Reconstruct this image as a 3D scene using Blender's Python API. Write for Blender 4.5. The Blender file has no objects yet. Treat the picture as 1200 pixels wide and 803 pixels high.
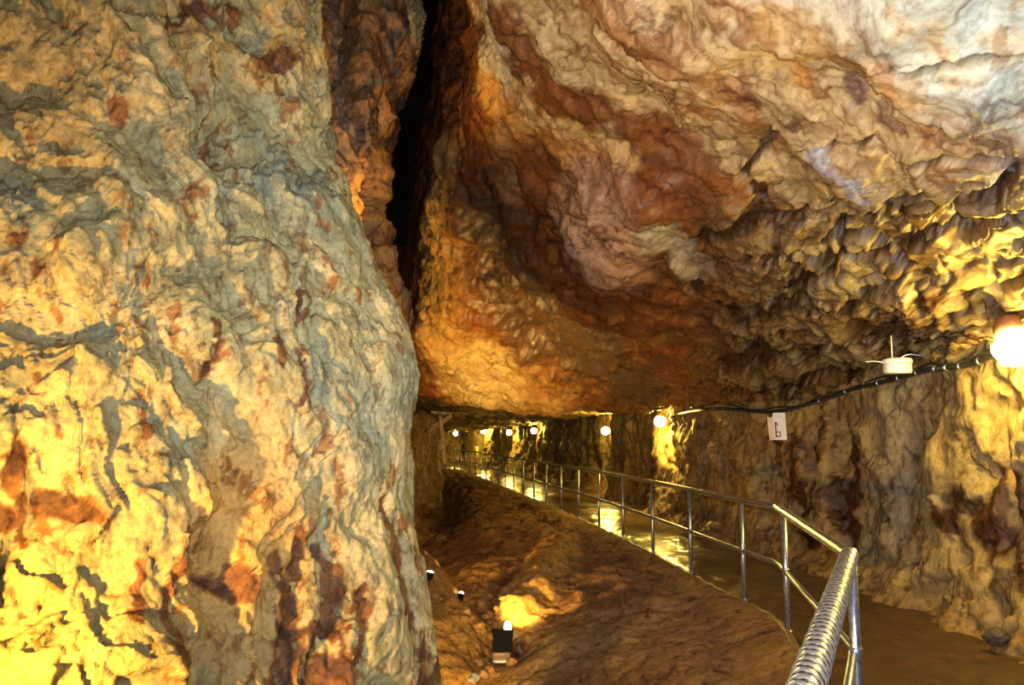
import bpy, bmesh, math, random
import numpy as np
from mathutils import Vector, Matrix

sc = bpy.context.scene
COL = sc.collection
random.seed(7)

# ------------------------------------------------------------------ camera
FPX, CX, CY = 924.0, 600.0, 401.5
CAM = np.array([0.0, 0.0, 1.5])
PITCH = math.atan(111.0 / FPX)
cam_data = bpy.data.cameras.new('camera')
cam_data.sensor_width = 36.0
cam_data.lens = FPX / 1200.0 * 36.0
cam_data.clip_start = 0.05
cam = bpy.data.objects.new('camera', cam_data)
cam.location = CAM
cam.rotation_euler = (math.pi / 2 + PITCH, 0, 0)
COL.objects.link(cam)
sc.camera = cam
_cp, _sp = math.cos(PITCH), math.sin(PITCH)

def at(px, py, d):
    """world point seen at photo pixel px,py at distance d along the gallery (world Y)"""
    a = (px - CX) / FPX
    b = (CY - py) / FPX
    dy = _cp - b * _sp
    dz = _sp + b * _cp
    return np.array([a * d / dy, d, 1.5 + dz * d / dy])

def pix(p):
    dy = p[1]; dz = p[2] - 1.5
    zc = dy * _cp + dz * _sp
    yc = -dy * _sp + dz * _cp
    return CX + FPX * p[0] / zc, CY - FPX * yc / zc

# ------------------------------------------------------------------ noise
def _hash(ix, iy, iz, seed):
    h = (ix.astype(np.int64) * 374761393 + iy.astype(np.int64) * 668265263 +
         iz.astype(np.int64) * 2147483647 + seed * 974634777) & 0xFFFFFFFF
    h = ((h ^ (h >> 13)) * 1274126177) & 0xFFFFFFFF
    h = ((h ^ (h >> 16)) * 2246822519) & 0xFFFFFFFF
    return (h ^ (h >> 15)) & 0xFFFFFFFF

_G = np.array([[1,1,0],[-1,1,0],[1,-1,0],[-1,-1,0],[1,0,1],[-1,0,1],[1,0,-1],[-1,0,-1],
               [0,1,1],[0,-1,1],[0,1,-1],[0,-1,-1],[1,1,0],[-1,1,0],[0,-1,1],[0,-1,-1]], dtype=np.float64)

def perlin(p, seed=0):
    i = np.floor(p).astype(np.int64)
    f = p - i
    u = f * f * f * (f * (f * 6 - 15) + 10)
    out = 0
    for dx in (0, 1):
        wx = u[:, 0] if dx else 1 - u[:, 0]
        for dy in (0, 1):
            wy = u[:, 1] if dy else 1 - u[:, 1]
            for dz in (0, 1):
                wz = u[:, 2] if dz else 1 - u[:, 2]
                g = _G[_hash(i[:, 0] + dx, i[:, 1] + dy, i[:, 2] + dz, seed) & 15]
                out = out + wx * wy * wz * (g[:, 0] * (f[:, 0] - dx) + g[:, 1] * (f[:, 1] - dy) + g[:, 2] * (f[:, 2] - dz))
    return out

def fbm(p, o=4, seed=0, gain=0.5, lac=2.03):
    a, s, t = 1.0, 0, 0
    q = p.copy()
    for k in range(o):
        s = s + a * perlin(q, seed + k * 17)
        t += a
        a *= gain
        q = q * lac + 3.7
    return s / t * 1.6

def ridged(p, o=4, seed=0, gain=0.5):
    a, s, t = 1.0, 0, 0
    q = p.copy()
    for k in range(o):
        s = s + a * (1 - 2.0 * np.abs(perlin(q, seed + k * 17)))
        t += a; a *= gain
        q = q * 2.07 + 1.3
    return s / t

def worley(p, seed=0):
    i = np.floor(p).astype(np.int64)
    f1 = np.full(len(p), 9.0); f2 = np.full(len(p), 9.0); cid = np.zeros(len(p))
    for dx in (-1, 0, 1):
        for dy in (-1, 0, 1):
            for dz in (-1, 0, 1):
                c = i + np.array([dx, dy, dz])
                h = _hash(c[:, 0], c[:, 1], c[:, 2], seed)
                q = c + np.stack([(h & 1023) / 1023.0, ((h >> 10) & 1023) / 1023.0, ((h >> 20) & 1023) / 1023.0], 1)
                d = np.sqrt(((p - q) ** 2).sum(1))
                n = d < f1
                f2 = np.where(n, f1, np.minimum(f2, d))
                cid = np.where(n, (h & 4095) / 4095.0, cid)
                f1 = np.where(n, d, f1)
    return f1, f2, cid

def sst(a, b, x):
    t = np.clip((x - a) / (b - a), 0, 1)
    return t * t * (3 - 2 * t)

def terrace(t, sharp=0.75):
    i = np.floor(t); f = t - i
    return i + sst(sharp, 1.0, f) * 1.0 + 0.25 * (f - 0.5) * (f < sharp)

def lerp(a, b, m):
    return a + (np.asarray(b, dtype=float) - a) * m[:, None]

# ------------------------------------------------------------------ surfaces
def cr(P, n):
    """Catmull-Rom along axis 0 -> n samples"""
    P = np.asarray(P, dtype=float)
    m = P.shape[0]
    t = np.linspace(0, m - 1, n)
    i = np.clip(np.floor(t).astype(int), 0, m - 2)
    f = (t - i).reshape((-1,) + (1,) * (P.ndim - 1))
    E = np.concatenate([2 * P[:1] - P[1:2], P, 2 * P[-1:] - P[-2:-1]], 0)
    p0, p1, p2, p3 = E[i], E[i + 1], E[i + 2], E[i + 3]
    return 0.5 * (2 * p1 + (p2 - p0) * f + (2 * p0 - 5 * p1 + 4 * p2 - p3) * f * f + (3 * p1 - p0 - 3 * p2 + p3) * f ** 3)

def lin(P, n):
    P = np.asarray(P, dtype=float); m = P.shape[0]
    t = np.linspace(0, m - 1, n)
    i = np.clip(np.floor(t).astype(int), 0, m - 2)
    f = (t - i).reshape((-1,) + (1,) * (P.ndim - 1))
    return P[i] * (1 - f) + P[i + 1] * f

def grid_normals(G):
    du = np.gradient(G, axis=0); dv = np.gradient(G, axis=1)
    n = np.cross(du, dv)
    return n / (np.linalg.norm(n, axis=2, keepdims=True) + 1e-9)

def surface(name, net, chart, nu, nv, disp, colour, mat, face=CAM, label=None, cat=None, kind='structure', center=None):
    """net: R x C x 3 control points; chart: R x C x 2 surface coordinates. Displaced dense mesh with mineral colours."""
    net = np.asarray(net, float); chart = np.asarray(chart, float)
    G = cr(cr(net, nu).transpose(1, 0, 2), nv).transpose(1, 0, 2)
    K = lin(lin(chart, nu).transpose(1, 0, 2), nv).transpose(1, 0, 2)
    N = grid_normals(G)
    if center is None:
        r, c = nu // 2, nv // 2
    else:
        r, c = int(center[0] * (nu - 1)), int(center[1] * (nv - 1))
    flip = np.dot(N[r, c], np.asarray(face) - G[r, c]) < 0
    if flip: N = -N
    P = G.reshape(-1, 3); Nf = N.reshape(-1, 3); X = K[..., 0].ravel(); Y = K[..., 1].ravel()
    h, info = disp(P, Nf, X, Y)
    if isinstance(h, np.ndarray) and h.ndim == 2:
        Q = P + h
    else:
        Q = P + Nf * h[:, None]
    rgb, wet = colour(Q, X, Y, info)
    idx = np.arange(nu * nv).reshape(nu, nv)
    q = np.stack([idx[:-1, :-1], idx[:-1, 1:], idx[1:, 1:], idx[1:, :-1]], -1).reshape(-1, 4)
    # orientation of faces
    fa = np.cross(Q[q[:, 1]] - Q[q[:, 0]], Q[q[:, 3]] - Q[q[:, 0]])
    if (fa * Nf[q[:, 0]]).sum() < 0: q = q[:, ::-1]
    me = bpy.data.meshes.new(name)
    me.vertices.add(len(Q)); me.vertices.foreach_set('co', Q.astype(np.float32).ravel())
    me.loops.add(q.size); me.loops.foreach_set('vertex_index', q.astype(np.int32).ravel())
    me.polygons.add(len(q))
    me.polygons.foreach_set('loop_start', np.arange(0, q.size, 4, dtype=np.int32))
    me.polygons.foreach_set('loop_total', np.full(len(q), 4, dtype=np.int32))
    me.update(calc_edges=True)
    me.polygons.foreach_set('use_smooth', np.ones(len(q), dtype=bool))
    a = me.attributes.new('mineral', 'FLOAT_COLOR', 'POINT')
    c4 = np.ones((len(Q), 4), np.float32); c4[:, :3] = np.clip(rgb, 0, 1)
    a.data.foreach_set('color', c4.ravel())
    w = me.attributes.new('wet', 'FLOAT', 'POINT')
    w.data.foreach_set('value', np.clip(wet, 0, 1).astype(np.float32))
    if isinstance(info, dict) and 'flow' in info:
        fl_ = me.attributes.new('flow', 'FLOAT_VECTOR', 'POINT')
        fl_.data.foreach_set('vector', info['flow'].astype(np.float32).ravel())
    me.materials.append(mat)
    o = bpy.data.objects.new(name, me); COL.objects.link(o)
    o['kind'] = kind
    if label: o['label'] = label
    if cat: o['category'] = cat
    return o, Q.reshape(nu, nv, 3)

def seg_dist(X, Y, pts):
    d = np.full(X.shape, 1e9)
    for (ax, ay), (bx, by) in zip(pts[:-1], pts[1:]):
        vx, vy = bx - ax, by - ay
        t = np.clip(((X - ax) * vx + (Y - ay) * vy) / (vx * vx + vy * vy + 1e-9), 0, 1)
        d = np.minimum(d, np.hypot(X - ax - t * vx, Y - ay - t * vy))
    return d

def stroke(X, Y, pts, w, soft=None):
    soft = soft or w * 0.6
    return 1 - sst(w - soft * 0.5, w + soft * 0.5, seg_dist(X, Y, pts))

def blob(X, Y, cx, cy, rx, ry, ang=0, soft=0.5):
    c, s = math.cos(math.radians(ang)), math.sin(math.radians(ang))
    dx, dy = X - cx, Y - cy
    r = np.hypot((dx * c + dy * s) / rx, (-dx * s + dy * c) / ry)
    return 1 - sst(1 - soft, 1 + soft, r)

# ------------------------------------------------------------------ materials
def new_mat(name):
    m = bpy.data.materials.new(name); m.use_nodes = True
    nt = m.node_tree; nt.nodes.clear()
    out = nt.nodes.new('ShaderNodeOutputMaterial')
    b = nt.nodes.new('ShaderNodeBsdfPrincipled')
    nt.links.new(b.outputs[0], out.inputs[0])
    return m, nt, b, out

def rock_mat(name, scale=(6, 6, 6), bump=0.6, bdist=0.03, rough=(0.75, 0.22), speck=0.5, fine=40.0, spec=0.5, crack=0.6, cscale=(3, 3, 3), flow=False):
    m, nt, b, out = new_mat(name)
    L, Nn = nt.links, nt.nodes
    at_ = Nn.new('ShaderNodeAttribute'); at_.attribute_name = 'mineral'
    wt = Nn.new('ShaderNodeAttribute'); wt.attribute_name = 'wet'
    tc = Nn.new('ShaderNodeTexCoord')
    mp = Nn.new('ShaderNodeMapping'); mp.inputs['Scale'].default_value = scale
    L.new(tc.outputs['Object'], mp.inputs[0])
    n1 = Nn.new('ShaderNodeTexNoise'); n1.inputs['Scale'].default_value = 3.0; n1.inputs['Detail'].default_value = 12; n1.inputs['Roughness'].default_value = 0.68; n1.inputs['Distortion'].default_value = 0.6
    if flow:
        fa_ = Nn.new('ShaderNodeAttribute'); fa_.attribute_name = 'flow'
        L.new(fa_.outputs['Vector'], n1.inputs[0])
    else:
        L.new(mp.outputs[0], n1.inputs[0])
    n2 = Nn.new('ShaderNodeTexNoise'); n2.inputs['Scale'].default_value = fine; n2.inputs['Detail'].default_value = 8; n2.inputs['Roughness'].default_value = 0.7
    L.new(tc.outputs['Object'], n2.inputs[0])
    # colour: mineral attribute broken up by rusty specks and pale grains
    r1 = Nn.new('ShaderNodeValToRGB')
    r1.color_ramp.elements[0].position = 0.36; r1.color_ramp.elements[0].color = (0.30, 0.16, 0.075, 1)
    r1.color_ramp.elements[1].position = 0.66; r1.color_ramp.elements[1].color = (1.28, 1.22, 1.12, 1)
    e = r1.color_ramp.elements.new(0.46); e.color = (0.98, 0.95, 0.9, 1)
    L.new(n1.outputs[0], r1.inputs[0])
    mx = Nn.new('ShaderNodeMix'); mx.data_type = 'RGBA'; mx.blend_type = 'MULTIPLY'; mx.inputs[0].default_value = speck
    L.new(at_.outputs['Color'], mx.inputs[6]); L.new(r1.outputs[0], mx.inputs[7])
    r2 = Nn.new('ShaderNodeValToRGB')
    r2.color_ramp.elements[0].position = 0.36; r2.color_ramp.elements[0].color = (0.55, 0.45, 0.36, 1)
    r2.color_ramp.elements[1].position = 0.55; r2.color_ramp.elements[1].color = (1.1, 1.1, 1.08, 1)
    L.new(n2.outputs[0], r2.inputs[0])
    mx2 = Nn.new('ShaderNodeMix'); mx2.data_type = 'RGBA'; mx2.blend_type = 'MULTIPLY'; mx2.inputs[0].default_value = speck * 0.8
    L.new(mx.outputs[2], mx2.inputs[6]); L.new(r2.outputs[0], mx2.inputs[7])
    # fine cracks and dark mineral pits
    wn = Nn.new('ShaderNodeTexNoise'); wn.inputs['Scale'].default_value = 5; wn.inputs['Detail'].default_value = 5
    L.new(tc.outputs['Object'], wn.inputs[0])
    wm = Nn.new('ShaderNodeVectorMath'); wm.operation = 'MULTIPLY_ADD'; wm.inputs[1].default_value = (.35, .35, .35)
    L.new(wn.outputs['Color'], wm.inputs[0]); L.new(tc.outputs['Object'], wm.inputs[2])
    mc = Nn.new('ShaderNodeMapping'); mc.inputs['Scale'].default_value = cscale; L.new(wm.outputs[0], mc.inputs[0])
    vo = Nn.new('ShaderNodeTexVoronoi'); vo.feature = 'DISTANCE_TO_EDGE'; vo.inputs['Scale'].default_value = 1.0; L.new(mc.outputs[0], vo.inputs['Vector'])
    cr_ = Nn.new('ShaderNodeMapRange'); cr_.inputs[1].default_value = 0.0; cr_.inputs[2].default_value = 0.045; L.new(vo.outputs['Distance'], cr_.inputs[0])
    mk = Nn.new('ShaderNodeTexNoise'); mk.inputs['Scale'].default_value = 2.3; mk.inputs['Detail'].default_value = 3; L.new(tc.outputs['Object'], mk.inputs[0])
    mk2 = Nn.new('ShaderNodeMapRange'); mk2.inputs[1].default_value = .45; mk2.inputs[2].default_value = .58; mk2.inputs[4].default_value = crack; L.new(mk.outputs[0], mk2.inputs[0])
    iv = Nn.new('ShaderNodeMath'); iv.operation = 'SUBTRACT'; iv.inputs[0].default_value = 1; L.new(cr_.outputs[0], iv.inputs[1])
    cf = Nn.new('ShaderNodeMath'); cf.operation = 'MULTIPLY'; L.new(iv.outputs[0], cf.inputs[0]); L.new(mk2.outputs[0], cf.inputs[1])
    mx3 = Nn.new('ShaderNodeMix'); mx3.data_type = 'RGBA'; L.new(cf.outputs[0], mx3.inputs[0])
    L.new(mx2.outputs[2], mx3.inputs[6]); mx3.inputs[7].default_value = (0.05, 0.022, 0.012, 1)
    L.new(mx3.outputs[2], b.inputs['Base Color'])
    # roughness from wetness
    mr = Nn.new('ShaderNodeMapRange'); mr.inputs[3].default_value = rough[0]; mr.inputs[4].default_value = rough[1]
    ad = Nn.new('ShaderNodeMath'); ad.operation = 'MULTIPLY_ADD'; ad.inputs[1].default_value = 0.6; ad.inputs[2].default_value = -0.3
    L.new(n1.outputs[0], ad.inputs[0])
    ad2 = Nn.new('ShaderNodeMath'); ad2.operation = 'ADD'
    L.new(wt.outputs['Fac'], ad2.inputs[0]); L.new(ad.outputs[0], ad2.inputs[1])
    L.new(ad2.outputs[0], mr.inputs[0]); L.new(mr.outputs[0], b.inputs['Roughness'])
    b.inputs['Specular IOR Level'].default_value = spec
    # bump
    su = Nn.new('ShaderNodeMath'); su.operation = 'MULTIPLY_ADD'; su.inputs[1].default_value = 0.25
    L.new(n2.outputs[0], su.inputs[0]); L.new(n1.outputs[0], su.inputs[2])
    bp = Nn.new('ShaderNodeBump'); bp.inputs['Strength'].default_value = bump; bp.inputs['Distance'].default_value = bdist
    cb_ = Nn.new('ShaderNodeMath'); cb_.operation = 'MULTIPLY_ADD'; cb_.inputs[1].default_value = -0.5
    L.new(cf.outputs[0], cb_.inputs[0]); L.new(su.outputs[0], cb_.inputs[2])
    L.new(cb_.outputs[0], bp.inputs['Height']); L.new(bp.outputs[0], b.inputs['Normal'])
    return m

def plain(name, rgb, rough=0.5, metal=0.0, var=0.25, nscale=30.0, bump=0.15, spec=0.5):
    m, nt, b, out = new_mat(name)
    L, Nn = nt.links, nt.nodes
    tc = Nn.new('ShaderNodeTexCoord')
    n = Nn.new('ShaderNodeTexNoise'); n.inputs['Scale'].default_value = nscale; n.inputs['Detail'].default_value = 6
    L.new(tc.outputs['Object'], n.inputs[0])
    r = Nn.new('ShaderNodeValToRGB')
    r.color_ramp.elements[0].position = 0.35; r.color_ramp.elements[0].color = tuple(c * (1 - var) for c in rgb) + (1,)
    r.color_ramp.elements[1].position = 0.65; r.color_ramp.elements[1].color = tuple(min(1, c * (1 + var * 0.5)) for c in rgb) + (1,)
    L.new(n.outputs[0], r.inputs[0]); L.new(r.outputs[0], b.inputs['Base Color'])
    b.inputs['Roughness'].default_value = rough; b.inputs['Metallic'].default_value = metal
    b.inputs['Specular IOR Level'].default_value = spec
    bp = Nn.new('ShaderNodeBump'); bp.inputs['Strength'].default_value = bump; bp.inputs['Distance'].default_value = 0.004
    L.new(n.outputs[0], bp.inputs['Height']); L.new(bp.outputs[0], b.inputs['Normal'])
    return m

def glow(name, rgb, strength):
    m = bpy.data.materials.new(name); m.use_nodes = True
    nt = m.node_tree; nt.nodes.clear()
    out = nt.nodes.new('ShaderNodeOutputMaterial'); e = nt.nodes.new('ShaderNodeEmission')
    e.inputs[0].default_value = rgb + (1,); e.inputs[1].default_value = strength
    nt.links.new(e.outputs[0], out.inputs[0])
    return m

M_LEFT = rock_mat('flowstone', (3.2, 3.2, 1.7), 0.6, 0.025, (0.85, 0.4), 0.75, 34, 0.3, .35, (2.6, 2.6, 1.1))
M_INNER = rock_mat('iron_stained_rock', (5, 5, 3), 0.8, 0.04, (0.6, 0.25), 0.85, 26, .5, .6, (2, 2, 1))
M_CEIL = rock_mat('banded_hanging_wall_rock', (2.2, 2.2, 3.0), 0.55, 0.03, (0.66, 0.2), 0.8, 20, .45, .6, (1.5, 1.2, 2.4), True)
M_RIGHT = rock_mat('tunnel_wall_rock', (3, 3, 1.3), 0.7, 0.04, (0.8, 0.25), 0.9, 20, .45, .7, (1.8, 1.8, .8))
M_EARTH = rock_mat('packed_earth', (3, 3, 3), 0.8, 0.05, (0.95, 0.6), 0.85, 22, 0.25, .0)
M_PATH = rock_mat('wet_path', (1.6, 1.6, 1.6), 0.35, 0.02, (0.5, 0.12), 0.7, 14, .5, .0)
M_STEEL = plain('galvanised_steel', (0.40, 0.44, 0.56), 0.34, 0.9, 0.35, 40, 0.2)
M_TAPE = plain('silver_tape', (0.62, 0.62, 0.64), 0.25, 0.9, 0.3, 25, 0.15)
M_BLACK = plain('black_plastic', (0.006, 0.005, 0.006), 0.8, 0, 0.3, spec=.15)
M_CABLE = plain('black_cable_sheath', (0.02, 0.022, 0.022), 0.35, 0, 0.3)
M_WHITE = plain('white_enamel', (0.8, 0.8, 0.82), 0.4, 0, 0.08)
M_SIGN = plain('sign_plate', (0.70, 0.70, 0.80), 0.5, 0, 0.08)
M_SIGNP = plain('stained_sign_plate', (0.62, 0.46, 0.40), 0.55, 0, 0.12)
M_RED = plain('rust_brown_paint', (0.16, 0.04, 0.015), 0.6)
M_WOOD = plain('old_timber', (0.42, 0.27, 0.12), 0.8, 0, 0.5, 14)
M_GREYST = plain('grey_stone', (0.34, 0.32, 0.30), 0.8, 0, 0.4, 18, 0.6)
M_DARKST = plain('dark_stone', (0.06, 0.035, 0.02), 0.7, 0, 0.4, 18, 0.6)
M_RUBBLE = plain('ochre_stone', (0.36, 0.18, 0.06), 0.85, 0, 0.5, 14, 0.6)
M_CERAM = plain('lamp_base_brown', (0.35, 0.16, 0.10), 0.5)
M_YPOST = plain('yellow_painted_steel', (0.75, 0.55, 0.06), 0.45)

# ------------------------------------------------------------------ object helpers
def tag(o, label=None, cat=None, group=None, kind=None):
    if label: o['label'] = label
    if cat: o['category'] = cat
    if group: o['group'] = group
    if kind: o['kind'] = kind
    return o

def empty(name, loc, label, cat, group=None):
    o = bpy.data.objects.new(name, None); COL.objects.link(o)
    o.location = Vector(loc); o.empty_display_size = 0.1
    return tag(o, label, cat, group)

def obj(name, bm, mat, parent=None, smooth=True, label=None):
    me = bpy.data.meshes.new(name)
    bmesh.ops.recalc_face_normals(bm, faces=bm.faces)
    bm.to_mesh(me); bm.free()
    me.materials.append(mat)
    if smooth:
        me.polygons.foreach_set('use_smooth', np.ones(len(me.polygons), dtype=bool))
    o = bpy.data.objects.new(name, me); COL.objects.link(o)
    if parent is not None: o.parent = parent
    if label: o['label'] = label
    return o

def tube(bm, pts, r, seg=12, cap=True, rfun=None):
    pts = [Vector(p) for p in pts]
    n = len(pts)
    tang = []
    for i in range(n):
        a = (pts[i] - pts[i - 1]).normalized() if i else None
        b = (pts[i + 1] - pts[i]).normalized() if i < n - 1 else None
        tang.append((a + b).normalized() if a and b else (a or b))
    up = Vector((0, 0, 1)) if abs(tang[0].z) < 0.9 else Vector((1, 0, 0))
    x = tang[0].cross(up).normalized()
    rings, s = [], 0.0
    for i in range(n):
        if i: s += (pts[i] - pts[i - 1]).length
        t = tang[i]
        x = (x - t * x.dot(t)).normalized(); y = t.cross(x)
        k = 1.0
        if 0 < i < n - 1:
            c = (pts[i] - pts[i - 1]).normalized().dot(t)
            k = 1 / max(c, 0.5)
        ring = []
        for j in range(seg):
            th = 2 * math.pi * j / seg
            rr = rfun(s, th) if rfun else r
            ring.append(bm.verts.new(pts[i] + (x * math.cos(th) + y * math.sin(th)) * rr))
        rings.append(ring)
    for A, B in zip(rings[:-1], rings[1:]):
        for j in range(seg):
            bm.faces.new((A[j], A[(j + 1) % seg], B[(j + 1) % seg], B[j]))
    if cap:
        bm.faces.new(rings[0][::-1]); bm.faces.new(rings[-1])
    return bm

def lathe(bm, prof, seg=24, M=None):
    """prof: list of (r,z)"""
    M = M or Matrix.Identity(4)
    rings = []
    for r, z in prof:
        rings.append([bm.verts.new(M @ Vector((r * math.cos(2 * math.pi * j / seg), r * math.sin(2 * math.pi * j / seg), z))) for j in range(seg)])
    for A, B in zip(rings[:-1], rings[1:]):
        for j in range(seg):
            bm.faces.new((A[j], A[(j + 1) % seg], B[(j + 1) % seg], B[j]))
    bm.faces.new(rings[0][::-1]); bm.faces.new(rings[-1])
    return bm

def box(bm, size, M=None, bevel=0.0):
    M = M or Matrix.Identity(4)
    t = bmesh.new()
    bmesh.ops.create_cube(t, size=1.0, matrix=Matrix.Diagonal((*size, 1)))
    if bevel: bmesh.ops.bevel(t, geom=t.edges[:], offset=bevel, segments=2, affect='EDGES', profile=0.6)
    vs = {v: bm.verts.new(M @ v.co) for v in t.verts}
    for f in t.faces: bm.faces.new([vs[v] for v in f.verts])
    t.free()
    return bm

def prism(bm, poly, thick, M=None):
    M = M or Matrix.Identity(4)
    a = [bm.verts.new(M @ Vector((x, y, 0))) for x, y in poly]
    b = [bm.verts.new(M @ Vector((x, y, thick))) for x, y in poly]
    n = len(poly)
    bm.faces.new(a[::-1]); bm.faces.new(b)
    for i in range(n): bm.faces.new((a[i], a[(i + 1) % n], b[(i + 1) % n], b[i]))
    return bm

def frame(origin, normal, up=(0, 0, 1)):
    z = Vector(normal).normalized(); x = Vector(up).cross(z).normalized(); y = z.cross(x)
    M = Matrix((x, y, z)).transposed().to_4x4(); M.translation = Vector(origin)
    return M

def smooth_path(P, n):
    return [Vector(p) for p in cr(np.asarray(P, float), n)]

def const(v):
    return lambda P, N, X, Y: (np.full(len(P), v), None)

# ------------------------------------------------------------------ plan of the gallery
# foot of the handrail = left edge of the path
EDGE = np.array([(0.25, 1.0), (0.61, 1.84), (1.10, 2.85), (1.67, 4.0), (1.96, 5.4), (2.21, 6.7), (2.07, 8.0), (1.94, 9.4), (1.75, 11.2), (1.50, 13.2),
                 (1.15, 15.6), (0.74, 18.2), (0.10, 22.2), (-0.65, 26.8), (-1.45, 31.5), (-2.6, 37.5)])
# right wall foot
WALL = [(4.3, -1.5), (3.95, 1.0), (3.78, 3.5), (3.74, 5.0), (3.72, 6.5), (3.70, 8.0), (3.66, 9.0), (3.50, 10.2), (3.28, 11.6), (3.10, 13.2),
        (3.02, 14.8), (2.92, 16.0), (3.35, 16.9), (3.0, 18.6), (2.48, 20.2), (2.85, 21.2), (2.4, 24.0), (1.7, 27.0), (0.95, 30.0), (1.35, 31.2), (0.7, 34.0),
        (0.0, 36.0), (0.4, 37.2), (-0.5, 39.5), (-1.35, 41.5), (-0.9, 43), (-1.8, 46), (-3.0, 50)]

# ------------------------------------------------------------------ LEFT WALL
SIL_Y = [-330, -150, 0, 100, 180, 225, 310, 370, 440, 520, 600, 700, 803, 950, 1150]
SIL_X = [350, 358, 368, 374, 386, 402, 440, 470, 490, 485, 490, 499, 521, 560, 610]
SIL_D = [6.2, 5.9, 5.6, 5.5, 5.35, 5.15, 5.0, 4.95, 4.9, 4.85, 4.8, 4.7, 4.6, 4.5, 4.4]
net, ch = [], []
for y, x, d in zip(SIL_Y, SIL_X, SIL_D):
    row, crow = [], []
    lean = d - 4.9
    for px, dd in ((-420, 2.35 + lean * .8), (-150, 2.9 + lean * .9), (40, 3.3 + lean), (180, 3.55 + lean)):
        row.append(at(px, y, dd)); crow.append((px, y))
    for f, back in ((0.35, 0.92), (0.70, 0.56), (0.91, 0.24)):
        px = 180 + (x - 180) * f
        row.append(at(px, y, d - back)); crow.append((px, y))
    row.append(at(x, y, d + 0.10)); crow.append((x, y))
    row.append(at(x - 22, y, d + 0.7)); crow.append((x + 30, y))
    row.append(at(x - 110, y, d + 1.9)); crow.append((x + 130, y))
    row.append(at(x - 300, y, d + 3.5)); crow.append((x + 300, y))
    net.append(row); ch.append(crow)

def left_disp(P, N, X, Y):
    w = np.stack([fbm(P * 1.3, 3, 5), fbm(P * 1.3, 3, 6), fbm(P * 1.3, 3, 7)], 1) * 0.35
    q = (P + w) * np.array([1, 1, 0.55])
    big = fbm(q * np.array([1, 1, .8]) * 1.0, 4, 1) * 0.115
    f1, f2, cid = worley(q * np.array([2.4, 2.4, 1.7]) + 4, 3)
    lump = (0.55 - f1) * 0.09
    sh = P[:, 2] * 0.35
    qs = np.stack([q[:, 0] + sh * .6, q[:, 1] - sh * .4, q[:, 2] * .72], 1)
    t = fbm(qs * 2.0, 4, 11, 0.5) * 3.4
    plate = terrace(t, 0.88) * 0.046
    t2 = fbm((P + w * 0.6) * np.array([1, 1, 0.5]) * 5.5, 4, 21, 0.5) * 2.8
    plate2 = terrace(t2, 0.88) * 0.016 + terrace(fbm((P + w * .3) * np.array([1, 1, .55]) * 12, 3, 25, .5) * 2.2, .85) * .006
    fine = fbm(P * np.array([1, 1, .6]) * 14, 4, 31, 0.6) * 0.008
    h = big + lump + plate + plate2 + fine
    Xw = X + fbm(P * 4, 3, 55) * 14; Yw = Y + fbm(P * 4, 3, 56) * 14
    # overhanging broken edge and hollow low on the face
    edge = stroke(Xw, Yw, [(262, 585), (222, 650), (200, 720), (196, 820)], 16, 14)
    hol = blob(Xw, Yw, 246, 670, 34, 44, 10, 0.5)
    h = h - hol * 0.05
    h = h + stroke(Xw, Yw, [(215, 560), (190, 650), (165, 760)], 45, 60) * 0.045
    # long gullies low right
    for pts, ww, dp in (([(350, 640), (345, 720), (352, 830)], 10, 0.06), ([(392, 640), (398, 700), (384, 800)], 14, 0.09),
                        ([(455, 590), (475, 680), (505, 790)], 8, 0.06), ([(425, 700), (418, 800)], 7, 0.04),
                        ([(120, 50), (108, 90), (122, 130)], 9, 0.05), ([(240, 155), (243, 175)], 13, 0.10), ([(240, 395), (246, 440)], 8, 0.03)):
        h = h - stroke(Xw, Yw, pts, ww, ww * 1.2) * dp
    h = h * (1 - .55 * sst(380, 470, X))
    return h, dict(t=t, t2=t2, f1=f1, cid=cid, w=w)

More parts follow.
